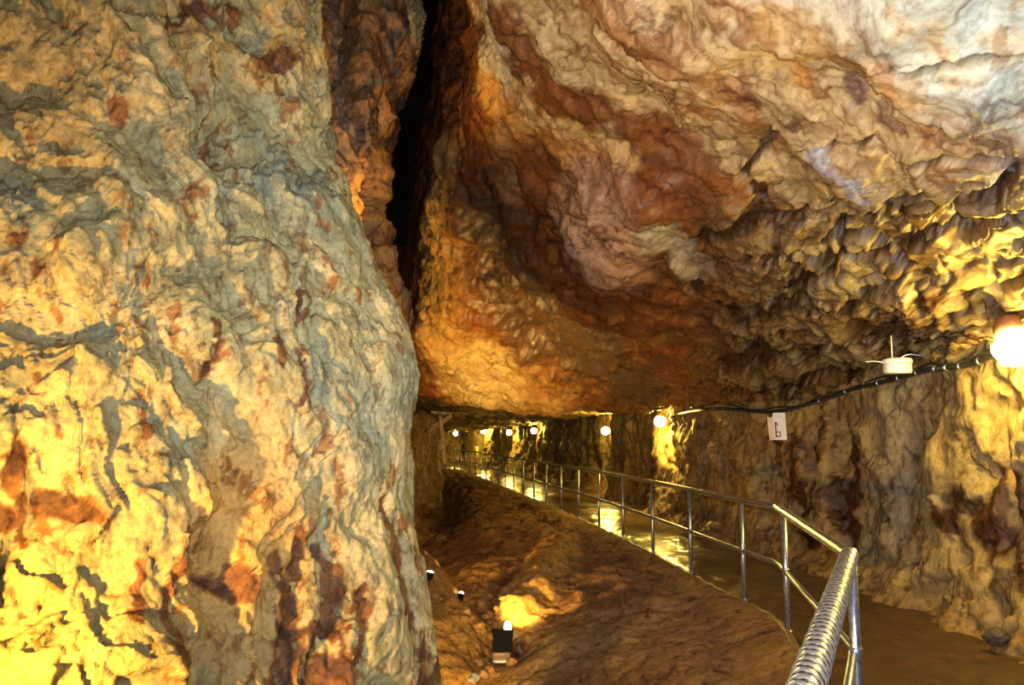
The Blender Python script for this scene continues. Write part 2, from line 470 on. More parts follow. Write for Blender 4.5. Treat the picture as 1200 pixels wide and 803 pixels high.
def left_col(P, X, Y, I):
    n1 = fbm((P + I['w']) * np.array([1, 1, .6]) * 1.6, 5, 71)
    n2 = fbm((P + I['w']) * np.array([1, 1, .5]) * 3.4, 5, 72, .55)
    n3 = fbm(P * np.array([1, 1, .45]) * 9, 4, 73, .6)
    n4 = fbm(P * np.array([1, 1, .6]) * 2.2 + 9, 5, 74, .55)
    rgb = np.tile(np.array([0.33, 0.30, 0.155]), (len(P), 1))
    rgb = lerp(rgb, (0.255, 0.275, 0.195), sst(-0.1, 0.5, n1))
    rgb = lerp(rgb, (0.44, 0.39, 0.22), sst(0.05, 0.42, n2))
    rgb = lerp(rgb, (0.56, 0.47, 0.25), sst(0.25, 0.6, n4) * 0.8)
    rgb = lerp(rgb, (0.40, 0.24, 0.08), sst(0.22, 0.55, n3 * 0.6 - n1 * 0.5) * 0.7)
    Xw = X + n2 * 26 + n3 * 8; Yw = Y + n4 * 26 + n3 * 10
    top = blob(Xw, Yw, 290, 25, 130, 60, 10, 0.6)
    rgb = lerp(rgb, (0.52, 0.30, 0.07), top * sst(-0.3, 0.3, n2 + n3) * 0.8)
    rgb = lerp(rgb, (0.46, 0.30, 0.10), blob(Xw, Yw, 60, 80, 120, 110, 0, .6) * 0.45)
    rgb = lerp(rgb, (0.58, 0.33, 0.085), blob(Xw, Yw, 280, 625, 75, 100, 10, .5) * 0.85)  # orange glow of the left floodlight painted into the rock colour
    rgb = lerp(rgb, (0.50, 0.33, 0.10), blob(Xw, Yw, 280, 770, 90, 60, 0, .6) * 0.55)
    # rust: drips, pits and wall-foot streaks
    rust = np.zeros(len(P))
    for pts, w in (([(352, 620), (345, 700), (352, 830)], 12), ([(318, 655), (340, 680)], 14), ([(392, 640), (400, 700), (384, 810)], 14), ([(375, 740), (400, 810)], 14),
                   ([(452, 590), (478, 690), (512, 800)], 8), ([(270, 670), (285, 690)], 12), ([(205, 640), (190, 700), (200, 800)], 8),
                   ([(235, 380), (246, 440)], 8), ([(240, 155), (243, 180)], 12), ([(120, 130), (130, 140)], 9), ([(205, 20), (225, 14)], 10), ([(240, 12), (262, 20)], 9),
                   ([(30, 510), (24, 545)], 18), ([(60, 590), (100, 600)], 16), ([(35, 570), (32, 640)], 5), ([(318, 75), (322, 85)], 11), ([(350, 330), (352, 360)], 6),
                   ([(160, 480), (165, 505)], 5), ([(0, 590), (14, 600)], 18), ([(428, 700), (420, 790)], 6), ([(150, 660), (158, 730)], 7), ([(347, 410), (352, 480)], 4), ([(320, 405), (322, 430)], 6)):
        rust = np.maximum(rust, stroke(Xw, Yw, pts, w, w * 1.3))
    rust = rust * sst(-0.5, 0.1, n3 + 0.25)
    rgb = lerp(rgb, (0.17, 0.062, 0.018), sst(.22, .6, rust + .35 * n3) * 0.92)
    rgb = lerp(rgb, (0.06, 0.03, 0.02), sst(0.5, .8, rust + .3 * n3) * sst(-0.15, 0.2, n2 + n3 * .5) * 0.85)
    speck = sst(0.36, 0.5, n3 + 0.35 * n2)
    rgb = lerp(rgb, (0.21, 0.085, 0.024), speck * 0.8)
    return rgb * .88, rust * 0.6 + 0.05

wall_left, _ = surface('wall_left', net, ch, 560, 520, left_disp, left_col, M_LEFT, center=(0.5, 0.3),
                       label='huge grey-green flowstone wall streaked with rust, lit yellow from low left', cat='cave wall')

# ------------------------------------------------------------------ INNER ROCK of the cleft (left side)
IN_Y = [-330, -150, 0, 60, 130, 200, 250, 330, 430, 560, 700]
IN_X = [505, 498, 495, 485, 462, 448, 446, 466, 478, 470, 460]
net, ch = [], []
for k, (y, x) in enumerate(zip(IN_Y, IN_X)):
    d0 = 8.2 - 0.0006 * y
    row, crow = [], []
    for px, dd in ((250, 6.6), (340, 6.9), (395, 7.1), (395 + (x - 395) * .5, 7.35)):
        row.append(at(px, y, dd)); crow.append((px, y))
    row.append(at(x - 8, y, d0 - .3)); crow.append((x - 8, y))
    row.append(at(x, y, d0 + .4)); crow.append((x, y))
    row.append(at(x - 14, y, d0 + 2)); crow.append((x + 60, y))
    row.append(at(x - 60, y, d0 + 5)); crow.append((x + 160, y))
    net.append(row); ch.append(crow)

def in_disp(P, N, X, Y):
    w = np.stack([fbm(P * 1.1, 3, 105), fbm(P * 1.1, 3, 106), fbm(P * 1.1, 3, 107)], 1) * 0.4
    q = (P + w) * np.array([1, 1, 0.35])
    h = fbm(q * 1.3, 4, 101) * 0.30 + terrace(fbm(q * 3, 4, 102, .45) * 3, .8) * 0.035 + fbm(P * 8, 4, 103, .5) * 0.015
    Xw = X + fbm(P * 3, 3, 104) * 10
    h = h - stroke(Xw, Y, [(418, -50), (412, 90), (420, 190), (440, 280)], 9, 12) * 0.35
    return h, dict(w=w)

def in_col(P, X, Y, I):
    n1 = fbm((P + I['w']) * np.array([1, 1, .4]) * 2, 5, 171); n2 = fbm(P * np.array([1, 1, .5]) * 6, 4, 172, .6)
    rgb = np.tile(np.array([0.24, 0.11, 0.035]), (len(P), 1))
    rgb = lerp(rgb, (0.36, 0.18, 0.045), sst(0.0, 0.5, n1))
    rgb = lerp(rgb, (0.07, 0.05, 0.036), sst(0.0, 0.45, -n1 + n2 * .5))
    rgb = lerp(rgb, (0.40, 0.34, 0.18), blob(X, Y, 492, 25, 9, 40, 0, .5) * .8)
    rgb = lerp(rgb, (0.10, 0.085, 0.08), blob(X, Y, 402, 60, 18, 120, 0, .5) * .7)
    return rgb, 0.4 + n2 * .3
surface('wall_inner', net, ch, 330, 260, in_disp, in_col, M_INNER, center=(0.4, 0.35),
        label='dark iron-stained rock behind the left wall, edging the black cleft', cat='cave wall')

# ------------------------------------------------------------------ CEILING (hanging wall)
COLS = [  # px , [(py, d) ...] rows from above the camera to the lip
    (538, [(-700, 4.0), (-260, 6.2), (0, 7.8), (110, 8.8), (220, 10.2), (330, 11.8), (410, 13.2), (455, 14.2)], [550, 546, 542, 534, 510, 496, 490, 498]),
    (560, [(-700, 2.6), (-260, 4.8), (0, 6.3), (110, 7.3), (220, 8.8), (330, 10.6), (420, 12.8), (474, 14.4)], None),
    (650, [(-700, 1.9), (-260, 3.9), (0, 5.2), (110, 6.2), (220, 7.6), (330, 9.4), (415, 11.7), (477, 14.2)], None),
    (760, [(-700, 1.7), (-260, 3.3), (0, 4.5), (110, 5.4), (220, 6.6), (330, 8.2), (412, 10.4), (473, 13.0)], None),
    (870, [(-700, 1.55), (-260, 3.0), (0, 4.1), (110, 4.9), (220, 5.9), (330, 7.3), (408, 9.1), (468, 10.9)], None),
    (1000, [(-700, 1.45), (-260, 2.75), (0, 3.75), (110, 4.4), (220, 5.2), (320, 6.3), (395, 7.7), (455, 8.75)], None),
    (1120, [(-700, 1.35), (-260, 2.5), (0, 3.4), (110, 3.9), (210, 4.5), (300, 5.3), (370, 6.0), (423, 6.5)], None),
    (1220, [(-700, 1.3), (-260, 2.35), (0, 3.2), (100, 3.6), (190, 4.1), (265, 4.7), (330, 5.1), (383, 5.4)], None),
    (1400, [(-700, 1.2), (-260, 2.1), (0, 2.85), (80, 3.1), (160, 3.45), (230, 3.85), (290, 4.1), (335, 4.4)], None),
    (1750, [(-700, 1.0), (-260, 1.7), (0, 2.2), (70, 2.4), (140, 2.6), (200, 2.8), (250, 3.0), (300, 3.1)], None),
]
cols3, colsC = [], []
def extend(col, px, pys):
    col = list(col)
    col.insert(0, np.array([col[0][0] * 0.9 + 0.1, -2.0, col[0][2] + 0.35]))
    l = col[-1]
    col.append(l + np.array([0.05, 0.55, 0.22])); col.append(l + np.array([0.1, 1.6, 0.9]))
    pc = [(px[0], pys[0] - 500)] + list(zip(px, pys)) + [(px[-1], pys[-1] + 25), (px[-1], pys[-1] + 70)]
    return col, pc
for i, (px, rows, pxs) in enumerate(COLS):
    pxs = pxs or [px] * len(rows)
    c, pc = extend([at(a, py, d) for a, (py, d) in zip(pxs, rows)], pxs, [r[0] for r in rows])
    if i == 0:   # the cleft side: turn away into the dark
        for dx, dd, cxx in ((-70, 9.0, -190), (-28, 3.6, -80)):
            hc, hp = extend([at(a + dx * .35, py, d + dd * .7) for a, (py, d) in zip(pxs, rows)], [a + cxx for a in pxs], [r[0] for r in rows])
            cols3.append(hc); colsC.append(hp)
    cols3.append(c); colsC.append(pc)
net = np.array(cols3).transpose(1, 0, 2); ch = np.array(colsC).transpose(1, 0, 2)

def strata(X, Y):
    d1 = (X - 578) * 0.90 - Y * 0.43
    d2 = (X - 625) * 0.47 - (Y - 105) * 0.88
    k = 30.0
    return -k * np.log(np.exp(-np.clip(d1 / k, -30, 30)) + np.exp(-np.clip(d2 / k, -30, 30)))

CRACKS = [([(1068, 68), (1120, 70), (1160, 69), (1230, 70)], 2.5), ([(965, 175), (1015, 160), (1055, 172), (1110, 170), (1150, 172), (1200, 176)], 2.2),
          ([(815, 285), (880, 255), (960, 258), (1030, 245), (1100, 222), (1165, 215), (1205, 180)], 5), ([(905, 160), (865, 215), (905, 258)], 4),
          ([(985, 262), (975, 310), (930, 330)], 3), ([(880, 305), (930, 300), (1010, 300), (1080, 290)], 3), ([(810, 340), (870, 380), (925, 350), (980, 360), (1060, 350)], 4),
          ([(845, 420), (930, 410), (1020, 400), (1080, 378)], 4), ([(1105, 225), (1125, 280)], 7), ([(850, 455), (920, 445), (1000, 430), (1080, 400), (1140, 408)], 4)]
def ceil_disp(P, N, X, Y):
    w = np.stack([fbm(P * .9, 3, 205), fbm(P * .9, 3, 206), fbm(P * .9, 3, 207)], 1) * 0.5
    nn = fbm(P * 1.6, 4, 208); n5 = fbm(P * 5, 3, 209)
    s = strata(X, Y) + nn * 55 + n5 * 8
    h = fbm((P + w * .6) * 0.8, 4, 201, .42) * 0.22
    bandm = sst(-140, 0, s) * (1 - sst(190, 330, s))
    smo = 1 - .75 * sst(150, 320, s)
    h = h + terrace(s / 26.0, 0.7) * 0.030 * bandm * 0.6 + np.sin(s / 7.0) * 0.007 * bandm
    # broken blocky rock low on the right
    blk = sst(770, 900, X + nn * 60) * sst(200, 290, Y + 0.12 * (X - 900) + nn * 40)
    bw = P + np.stack([fbm(P * 2.2, 3, 225), fbm(P * 2.2, 3, 226), fbm(P * 2.2, 3, 227)], 1) * .22
    f1, f2, cid = worley(bw * np.array([1.25, 1.0, 2.9]), 210)
    crk = 1 - sst(0.0, 0.16, f2 - f1)
    g1, g2, cid2 = worley((bw + w * .2) * np.array([3.0, 2.4, 6.6]), 211)
    crk2 = 1 - sst(0.0, 0.16, g2 - g1)
    h = h + blk * ((cid - .5) * 0.13 + (cid2 - .5) * 0.045 - crk * 0.085 - crk2 * 0.03)
    # facetted breaks elsewhere
    h = h + (1 - blk) * smo * ((cid2 - .5) * 0.02 * sst(-.1, .4, n5) + terrace(fbm((P + w * .4) * 2.0, 4, 212, .45) * 3, .82) * 0.032)
    Xw = X + n5 * 10; Yw = Y + fbm(P * 4, 3, 213) * 12
    ck = np.zeros(len(P))
    for pts, ww in CRACKS: ck = np.maximum(ck, stroke(Xw, Yw, pts, ww * 1.25, ww * 1.3))
    h = h - ck * 0.09
    h = h + blob(Xw, Yw, 720, 265, 55, 75, 25, .35) * 0.22     # pale boss in the rust
    h = h + stroke(Xw, Yw, [(540, 385), (570, 440), (640, 470)], 34, 50) * 0.15
    h = h - stroke(Xw, Yw, [(572, 250), (585, 330), (640, 400), (700, 440)], 16, 30) * 0.15
    h = h - blob(Xw, Yw, 1108, 262, 16, 40, -25, .4) * .10
    h = h + fbm(P * 9, 4, 214, .55) * 0.012 * smo
    flow = ridged((P + w * .5) * np.array([1, 1, .6]) * 2.2, 4, 215) * 0.05
    h = h + flow * sst(0, 80, -s)
    s2 = np.where(s > 0, 130 * np.tanh(s / 130), s) * (1 - blk) - (Y * .95 + 12 * nn) * blk
    flow_ = np.stack([s2 / 30.0, P[:, 0] * .55, P[:, 1] * .4 + P[:, 2] * .5], 1)
    return h, dict(flow=flow_, s=s, blk=blk, crk=crk, crk2=crk2, cid=cid, cid2=cid2, ck=ck, nn=nn, n5=n5, w=w)

def ceil_col(P, X, Y, I):
    s, nn, n5 = I['s'], I['nn'], I['n5']
    n2 = fbm((P + I['w'] * .5) * 3.2, 5, 271, .58); n3 = fbm(P * 8, 4, 272, .6); n1 = fbm((P + I['w']) * 1.1, 4, 273)
    sb = fbm(np.stack([s / 22.0, P[:, 0] * .5 + P[:, 1] * .35, P[:, 2] * .5], 1), 5, 274, .6)
    pale = np.array([0.43, 0.465, 0.42])
    rgb = np.tile(pale, (len(P), 1))
    rgb = lerp(rgb, (0.42, 0.50, 0.50), sst(-0.2, 0.4, n1) * .85)
    rgb = lerp(rgb, (0.50, 0.38, 0.18), sst(0.1, .5, n2) * .55)
    # tan banded zone
    bz = 1 - sst(150, 300, s + n1 * 60)
    rgb = lerp(rgb, (0.41, 0.285, 0.12), bz * .85)
    rgb = lerp(rgb, (0.22, 0.095, 0.03), bz * sst(0.02, .34, sb) * .92)
    rgb = lerp(rgb, (0.55, 0.43, 0.23), bz * sst(0.15, .5, -sb) * .7)
    Xw = X + n2 * 14 + n3 * 5; Yw = Y + n5 * 14 + n3 * 5
    def st(pts, w, col, a=.9, soft=None):
        nonlocal rgb
        rgb = lerp(rgb, col, stroke(Xw, Yw, pts, w, soft or w * .9) * a)
    # rust side
    ru = sst(-20, 25, -s)
    rgb = lerp(rgb, (0.145, 0.048, 0.014), ru)
    rgb = lerp(rgb, (0.34, 0.15, 0.042), ru * sst(.1, .45, n2) * .7)
    rgb = lerp(rgb, (0.075, 0.04, 0.028), ru * sst(.08, .5, -n2 + .3 * n3) * .8)
    # named bands
    st([(603, 10), (622, 70), (640, 110), (700, 135), (760, 160), (830, 205), (890, 255)], 14, (0.17, 0.06, 0.018), .9)
    st([(690, 0), (790, 35), (850, 90), (885, 135), (900, 180)], 13, (0.28, 0.13, 0.045), .75)
    st([(640, 175), (720, 200), (800, 235), (860, 290), (930, 330)], 22, (0.16, 0.06, 0.025), .85)
    st([(570, 0), (580, 70), (590, 95)], 16, (0.50, 0.42, 0.27), .9, 8)
    st([(572, 104), (600, 135), (650, 165), (690, 180)], 16, (0.52, 0.28, 0.07), .85)
    st([(612, 100), (630, 140), (690, 165), (740, 190)], 10, (0.58, 0.42, 0.18), .8)
    st([(905, 0), (960, 20), (1010, 50), (1060, 78), (1090, 100)], 16, (0.42, 0.27, 0.10), .6, 16)
    # pale boss
    rgb = lerp(rgb, (0.46, 0.30, 0.20), blob(Xw, Yw, 712, 258, 46, 70, -28, .5) * .85)
    rgb = lerp(rgb, (0.40, 0.38, 0.28), stroke(Xw, Yw, [(770, 260), (800, 300), (815, 325)], 15, 14) * .8)
    rgb = lerp(rgb, (0.30, 0.17, 0.07), stroke(Xw, Yw, [(590, 160), (600, 230)], 14, 14) * .7)
    # lower-left flank: tan, with the pit lamps' yellow glow painted into the colour
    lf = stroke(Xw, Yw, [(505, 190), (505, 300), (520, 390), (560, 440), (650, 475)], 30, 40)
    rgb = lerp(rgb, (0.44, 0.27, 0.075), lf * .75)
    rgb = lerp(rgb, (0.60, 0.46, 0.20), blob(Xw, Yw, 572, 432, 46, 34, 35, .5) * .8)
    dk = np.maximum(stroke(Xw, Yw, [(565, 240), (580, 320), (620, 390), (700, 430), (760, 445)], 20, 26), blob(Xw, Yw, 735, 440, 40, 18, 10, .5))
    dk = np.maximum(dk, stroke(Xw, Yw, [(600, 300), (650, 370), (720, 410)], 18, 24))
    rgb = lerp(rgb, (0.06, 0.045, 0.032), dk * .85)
    # blocky olive rock
    blk = I['blk']
    bc = np.tile(np.array([0.36, 0.29, 0.15]), (len(P), 1))
    bc = lerp(bc, (0.42, 0.39, 0.28), sst(.3, .7, I['cid']))
    bc = lerp(bc, (0.28, 0.19, 0.08), sst(.35, .8, I['cid2']) * .7)
    bc = lerp(bc, (0.20, 0.11, 0.04), sst(.1, .45, n2) * .7)
    bc = lerp(bc, (0.18, 0.10, 0.045), (1 - sst(780, 930, X + nn * 50)) * .7)
    rgb = rgb + (bc * np.array([.72, .66, .55]) - rgb) * blk[:, None]
    rgb = lerp(rgb, (0.035, 0.016, 0.009), np.clip(blk * np.maximum(I['crk'], I['crk2'] * .8) + I['ck'], 0, 1) * .92)
    st([(1060, 80), (1052, 50)], 8, (0.40, 0.20, 0.07), .6)
    st([(925, 45), (935, 75), (940, 98)], 9, (0.50, 0.26, 0.07), .7)
    st([(995, 105), (1005, 112)], 13, (0.13, 0.07, 0.07), .9)
    st([(1035, 125), (1055, 140)], 8, (0.10, 0.04, 0.03), .9)
    st([(875, 90), (885, 112)], 7, (0.14, 0.06, 0.03), .8)
    st([(955, 182), (990, 192)], 9, (0.34, 0.38, 0.50), .8)
    st([(1005, 195), (1015, 232)], 8, (0.34, 0.38, 0.50), .8)
    st([(1160, 198), (1195, 180)], 6, (0.32, 0.34, 0.44), .8)
    st([(870, 178), (895, 165)], 12, (0.16, 0.10, 0.07), .7)
    st([(1140, 245), (1160, 275)], 16, (0.20, 0.11, 0.05), .7)
    st([(1112, 245), (1122, 285)], 7, (0.33, 0.36, 0.48), .7)
    rgb = lerp(rgb, (0.25, 0.12, 0.045), sst(.42, .62, n3 + .3 * n2) * .55)
    wet = 0.30 + .45 * ru * (1 - lf) - .2 * lf + .25 * sst(700, 850, X) * (Y > 200) + n2 * .3
    return rgb, wet
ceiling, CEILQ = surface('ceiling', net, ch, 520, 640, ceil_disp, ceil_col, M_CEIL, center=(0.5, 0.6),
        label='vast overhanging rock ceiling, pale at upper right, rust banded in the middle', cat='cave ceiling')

# ------------------------------------------------------------------ RIGHT WALL
W = np.array(WALL)
Wd = cr(W, 120)
rows = [(-0.5, -0.65), (-0.05, -0.35), (0.25, -0.14), (0.7, -0.02), (1.2, 0.0), (1.7, 0.03), (2.2, 0.05), (2.7, 0.18), (3.3, 0.35)]
tang = np.gradient(Wd, axis=0); tang /= np.linalg.norm(tang, axis=1, keepdims=True)
rgt = np.stack([tang[:, 1], -tang[:, 0]], 1)
net, ch = [], []
for z, off in rows:
    row, crow = [], []
    for (x, y), r in zip(Wd, rgt):
        p = np.array([x + r[0] * off, y + r[1] * off * .6, z])
        row.append(p)
        crow.append(pix(p) if y > 1.2 else (2500, 800))
    net.append(row); ch.append(crow)
def right_disp(P, N, X, Y):
    w = np.stack([fbm(P * 1.0, 3, 305), fbm(P * 1.0, 3, 306), fbm(P * 1.0, 3, 307)], 1) * 0.4
    q = (P + w) * np.array([1, 1, 0.45])
    h = fbm(q * 1.0, 4, 301) * 0.22 + terrace(fbm(q * 2.2, 4, 302) * 3, .75) * 0.045 + fbm(P * 7, 4, 303, .6) * 0.02
    f1, f2, cid = worley(q * 1.9, 304)
    h = h + (0.5 - f1) * 0.10
    Xw = X + fbm(P * 3, 3, 308) * 8
    g = np.zeros(len(P))
    for pts, ww in (([(1075, 640), (1062, 680)], 9), ([(970, 470), (985, 560), (985, 640)], 9), ([(950, 480), (955, 600)], 7), ([(915, 520), (905, 570)], 5)):
        g = np.maximum(g, stroke(Xw, Y, pts, ww, ww))
    return h - g * 0.12, dict(w=w, g=g)
def right_col(P, X, Y, I):
    n1 = fbm((P + I['w']) * np.array([1, 1, .5]) * 1.4, 5, 371); n2 = fbm(P * np.array([1, 1, .35]) * 4, 5, 372, .58); n3 = fbm(P * 9, 4, 373, .6)
    rgb = np.tile(np.array([0.33, 0.25, 0.12]), (len(P), 1))
    rgb = lerp(rgb, (0.26, 0.26, 0.21), sst(0, .5, n1))
    rgb = lerp(rgb, (0.46, 0.34, 0.14), sst(.05, .5, -n1 + n2 * .3) * .8)
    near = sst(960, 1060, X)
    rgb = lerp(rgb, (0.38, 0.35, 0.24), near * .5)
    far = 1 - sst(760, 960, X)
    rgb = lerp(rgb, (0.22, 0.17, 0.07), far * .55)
    Xw = X + n2 * 10 + n3 * 4; Yw = Y + n3 * 10 + n1 * 10
    ru = np.zeros(len(P))
    for pts, w in (([(955, 485), (958, 540), (950, 600), (960, 640)], 8), ([(985, 500), (992, 545), (975, 580), (990, 640)], 9), ([(1000, 510), (985, 620)], 7), ([(935, 520), (932, 590)], 7),
                   ([(1130, 580), (1128, 590)], 10), ([(1108, 605), (1112, 612)], 13), ([(1150, 600), (1158, 640)], 15), ([(1165, 545), (1160, 600)], 6), ([(1190, 640), (1198, 690)], 7),
                   ([(912, 515), (905, 570)], 7), ([(1075, 640), (1062, 680)], 8), ([(1195, 560), (1200, 600)], 7), ([(1040, 560), (1035, 600)], 4)):
        ru = np.maximum(ru, stroke(Xw, Yw, pts, w, w * 1.1))
    ru = np.maximum(ru, sst(.30, .55, n2) * .55)
    rgb = lerp(rgb, (0.20, 0.085, 0.03), ru * .8)
    rgb = lerp(rgb, (0.055, 0.026, 0.02), sst(.45, .75, ru + n3 * .4) * .9)
    rgb = lerp(rgb, (0.27, 0.27, 0.28), blob(Xw, Yw, 1045, 560, 26, 90, 5, .5) * .6)
    rgb = lerp(rgb, (0.40, 0.34, 0.20), blob(Xw, Yw, 1090, 700, 60, 30, 20, .6) * .5)
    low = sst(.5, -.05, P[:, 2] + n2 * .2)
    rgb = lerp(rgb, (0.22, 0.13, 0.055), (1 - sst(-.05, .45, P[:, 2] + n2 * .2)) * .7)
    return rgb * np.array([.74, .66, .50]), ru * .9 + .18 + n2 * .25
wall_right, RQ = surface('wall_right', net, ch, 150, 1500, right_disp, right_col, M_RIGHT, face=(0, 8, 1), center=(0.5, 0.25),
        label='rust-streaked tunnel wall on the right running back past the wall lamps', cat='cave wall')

_DG = [None]
def hit(px, py, spread=5):
    """nearest rock distance (world Y) seen around photo pixel (px,py)"""
    if _DG[0] is None:
        bpy.context.view_layer.update(); _DG[0] = bpy.context.evaluated_depsgraph_get()
    best = 1e9
    for dx, dy in ((0, 0), (spread, 0), (-spread, 0), (0, spread), (0, -spread)):
        d = Vector(at(px + dx, py + dy, 1.0)) - Vector(CAM)
        ok, loc, *_ = sc.ray_cast(_DG[0], Vector(CAM), d.normalized())
        if ok and loc.y < best: best = loc.y
    return best

# ------------------------------------------------------------------ PATH
E = cr(EDGE, 160)
Wi = np.stack([np.interp(E[:, 1], W[:, 1], W[:, 0]) for _ in (0,)], 1)[:, 0]
net, ch = [], []
def path_rows():
    out = []
    for f in (0, .2, .45, .7, 1.0):
        row = []
        for (x, y), xr in zip(E, Wi):
            x1 = max(xr + 0.6, x + 1.6)
            row.append((x + (x1 - x) * f, y + f * (0 if y > 7 else 0), 0.0))
        out.append(row)
    return out
net = np.array(path_rows())
# the path widens under the camera
first = net[:, :1].copy(); first[:, 0, 1] = -2.0; first[:, 0, 0] = np.linspace(-0.3, 5.0, 5)
net = np.concatenate([first, net], 1)
ch = net[..., :2].copy()
def path_disp(P, N, X, Y):
    h = fbm(P * np.array([1, .6, 1]) * 1.3, 4, 401) * 0.035 + fbm(P * 5, 4, 402, .55) * 0.008
    return h, None
def path_col(P, X, Y, I):
    n1 = fbm(P * np.array([1.3, .8, 1]), 5, 471); n2 = fbm(P * 5, 4, 472, .6)
    rgb = np.tile(np.array([0.055, 0.027, 0.009]), (len(P), 1))
    rgb = lerp(rgb, (0.13, 0.085, 0.035), sst(7.5, 10, P[:, 1]) * .7)
    rgb = lerp(rgb, (0.045, 0.024, 0.010), sst(0, .5, n1) * .7)
    rgb = lerp(rgb, (0.13, 0.06, 0.022), sst(.1, .5, n2) * .4)
    wet = 0.15 + sst(6.5, 9.5, P[:, 1] - (P[:, 0] - 2) * .8) * .75 + n1 * .35
    return rgb, wet
surface('floor', net, ch, 90, 1100, path_disp, path_col, M_PATH, face=(2, 10, 5), center=(.5, .3),
        label='brown wet footpath running between the handrail and the right wall', cat='path')

# concrete kerb along the path edge
kb = bmesh.new()
Ek = cr(EDGE, 220)
tk = np.gradient(Ek, axis=0); tk /= np.linalg.norm(tk, axis=1, keepdims=True)
nk = np.stack([tk[:, 1], -tk[:, 0]], 1)
prof = [(-0.055, -0.25), (-0.055, 0.02), (-0.045, 0.03), (-0.015, 0.03), (-0.005, 0.02), (-0.005, -0.1)]
prev = None
for i, ((x, y), n) in enumerate(zip(Ek, nk)):
    ring = [kb.verts.new((x + n[0] * (a - .02), y + n[1] * (a - .02), z + 0.008 * math.sin(i * 1.7) + .004 * math.sin(i * 5.3))) for a, z in prof]
    if prev:
        for j in range(len(prof) - 1): kb.faces.new((prev[j], prev[j + 1], ring[j + 1], ring[j]))
    prev = ring
M_KERB = plain('kerb_concrete', (0.17, 0.11, 0.05), 0.5, 0, 0.5, 9, 0.5)
kerb = obj('trim_1', kb, M_KERB)
tag(kerb, 'thin muddy concrete kerb at the foot of the long handrail', 'kerb', kind='structure')

# ------------------------------------------------------------------ EARTH BANK and pit
CREST = cr(EDGE, 16)
VAL = np.array([(-0.9, 1.0, -1.3), (-0.8, 2.4, -1.2), (-0.65, 3.6, -1.1), (-0.45, 5.0, -1.0), (-0.25, 6.3, -0.9), (-0.12, 7.4, -0.74), (-0.14, 8.2, -0.66), (-0.35, 9.0, -0.60), (-0.62, 10.0, -0.52),
                (-1.0, 11.5, -0.45), (-1.45, 13.5, -0.42), (-1.75, 16.0, -0.35), (-2.1, 19.5, -0.20), (-2.5, 24.0, -0.05), (-2.9, 29.0, -0.02), (-3.8, 36.5, 0.0)])
net, ch = [], []
rowdefs = []
for k in range(16):
    c = np.array([CREST[k][0] - 0.06, CREST[k][1], 0.0]); v = VAL[k]
    col = [c + np.array([0.15, 0, -0.15]), c + np.array([0, 0, 0.02])]
    for f, sag in ((0.18, 0.015), (0.42, 0.05), (0.70, 0.06)):
        p = c + (v - c) * f; p[2] += sag * (1 if k > 4 else .5)
        col.append(p)
    col.append(v)
    m = v + np.array([-0.45, 0.05, 0.22 if k < 8 else 0.12])
    if 5 <= k <= 9: m = v + np.array([-0.42, 0.25, 0.42 - 0.05 * abs(k - 8)])
    col.append(m)
    col.append(v + np.array([-1.1, 0.2, 0.50 if k < 10 else 0.3]))
    col.append(v + np.array([-2.6, 0.4, 0.9 if k < 10 else .5]))
    net.append(col)
net = np.array(net).transpose(1, 0, 2)
ch = np.array([[pix(p) if p[1] > 2.5 else (pix((p[0], 2.5, p[2]))[0], 1000 + (2.5 - p[1]) * 150) for p in r] for r in net])
def bank_disp(P, N, X, Y):
    n = fbm(P * 1.4, 5, 501, .55) * 0.10 + fbm(P * 5, 4, 502, .6) * 0.035 + ridged(P * np.array([2.2, 1.2, 2]), 3, 503) * 0.03
    crest = seg_dist(P[:, 0], P[:, 1], [tuple(a) for a in EDGE])
    n = n * sst(0.0, 0.5, crest)
    Xw = X + fbm(P * 3, 3, 504) * 12; Yw = Y + fbm(P * 3, 3, 505) * 10
    h = n + stroke(Xw, Yw, [(604, 720), (625, 690), (652, 655)], 20, 26) * 0.20
    h = h + stroke(Xw, Yw, [(575, 722), (560, 705)], 20, 26) * 0.06
    h = h - blob(Xw, Yw, 515, 590, 30, 30, 0, .5) * 0.35
    f1, f2, cid = worley(P * 6.5, 506)
    rub = blob(Xw, Yw, 575, 715, 50, 45, 0, .6)
    h = h + rub * (0.5 - f1) * 0.10
    return h, dict(n=n, rub=rub)
def bank_col(P, X, Y, I):
    n1 = fbm(P * 1.5, 5, 571, .55); n2 = fbm(P * 5.5, 4, 572, .6)
    rgb = np.tile(np.array([0.19, 0.10, 0.045]), (len(P), 1))
    rgb = lerp(rgb, (0.24, 0.14, 0.055), sst(0, .5, n1))
    rgb = lerp(rgb, (0.12, 0.058, 0.026), sst(.05, .5, -n1 + n2 * .3) * .8)
    Xw = X + n1 * 26; Yw = Y + n2 * 18
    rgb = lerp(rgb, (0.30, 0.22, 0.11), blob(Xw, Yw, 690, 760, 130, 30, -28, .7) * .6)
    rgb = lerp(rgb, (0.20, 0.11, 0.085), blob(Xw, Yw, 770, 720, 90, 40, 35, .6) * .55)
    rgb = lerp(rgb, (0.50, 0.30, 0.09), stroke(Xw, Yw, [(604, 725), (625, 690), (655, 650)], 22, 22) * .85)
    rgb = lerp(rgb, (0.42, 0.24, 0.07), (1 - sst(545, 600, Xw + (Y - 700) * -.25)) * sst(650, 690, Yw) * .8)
    rgb = lerp(rgb, (0.10, 0.04, 0.02), sst(.45, .7, n2) * .6)
    return rgb, 0.12 + n1 * .2
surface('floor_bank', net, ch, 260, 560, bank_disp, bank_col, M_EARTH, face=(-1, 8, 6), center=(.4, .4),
        label='brown earth bank sloping from the handrail down into the lamp-lit pit', cat='earth bank')

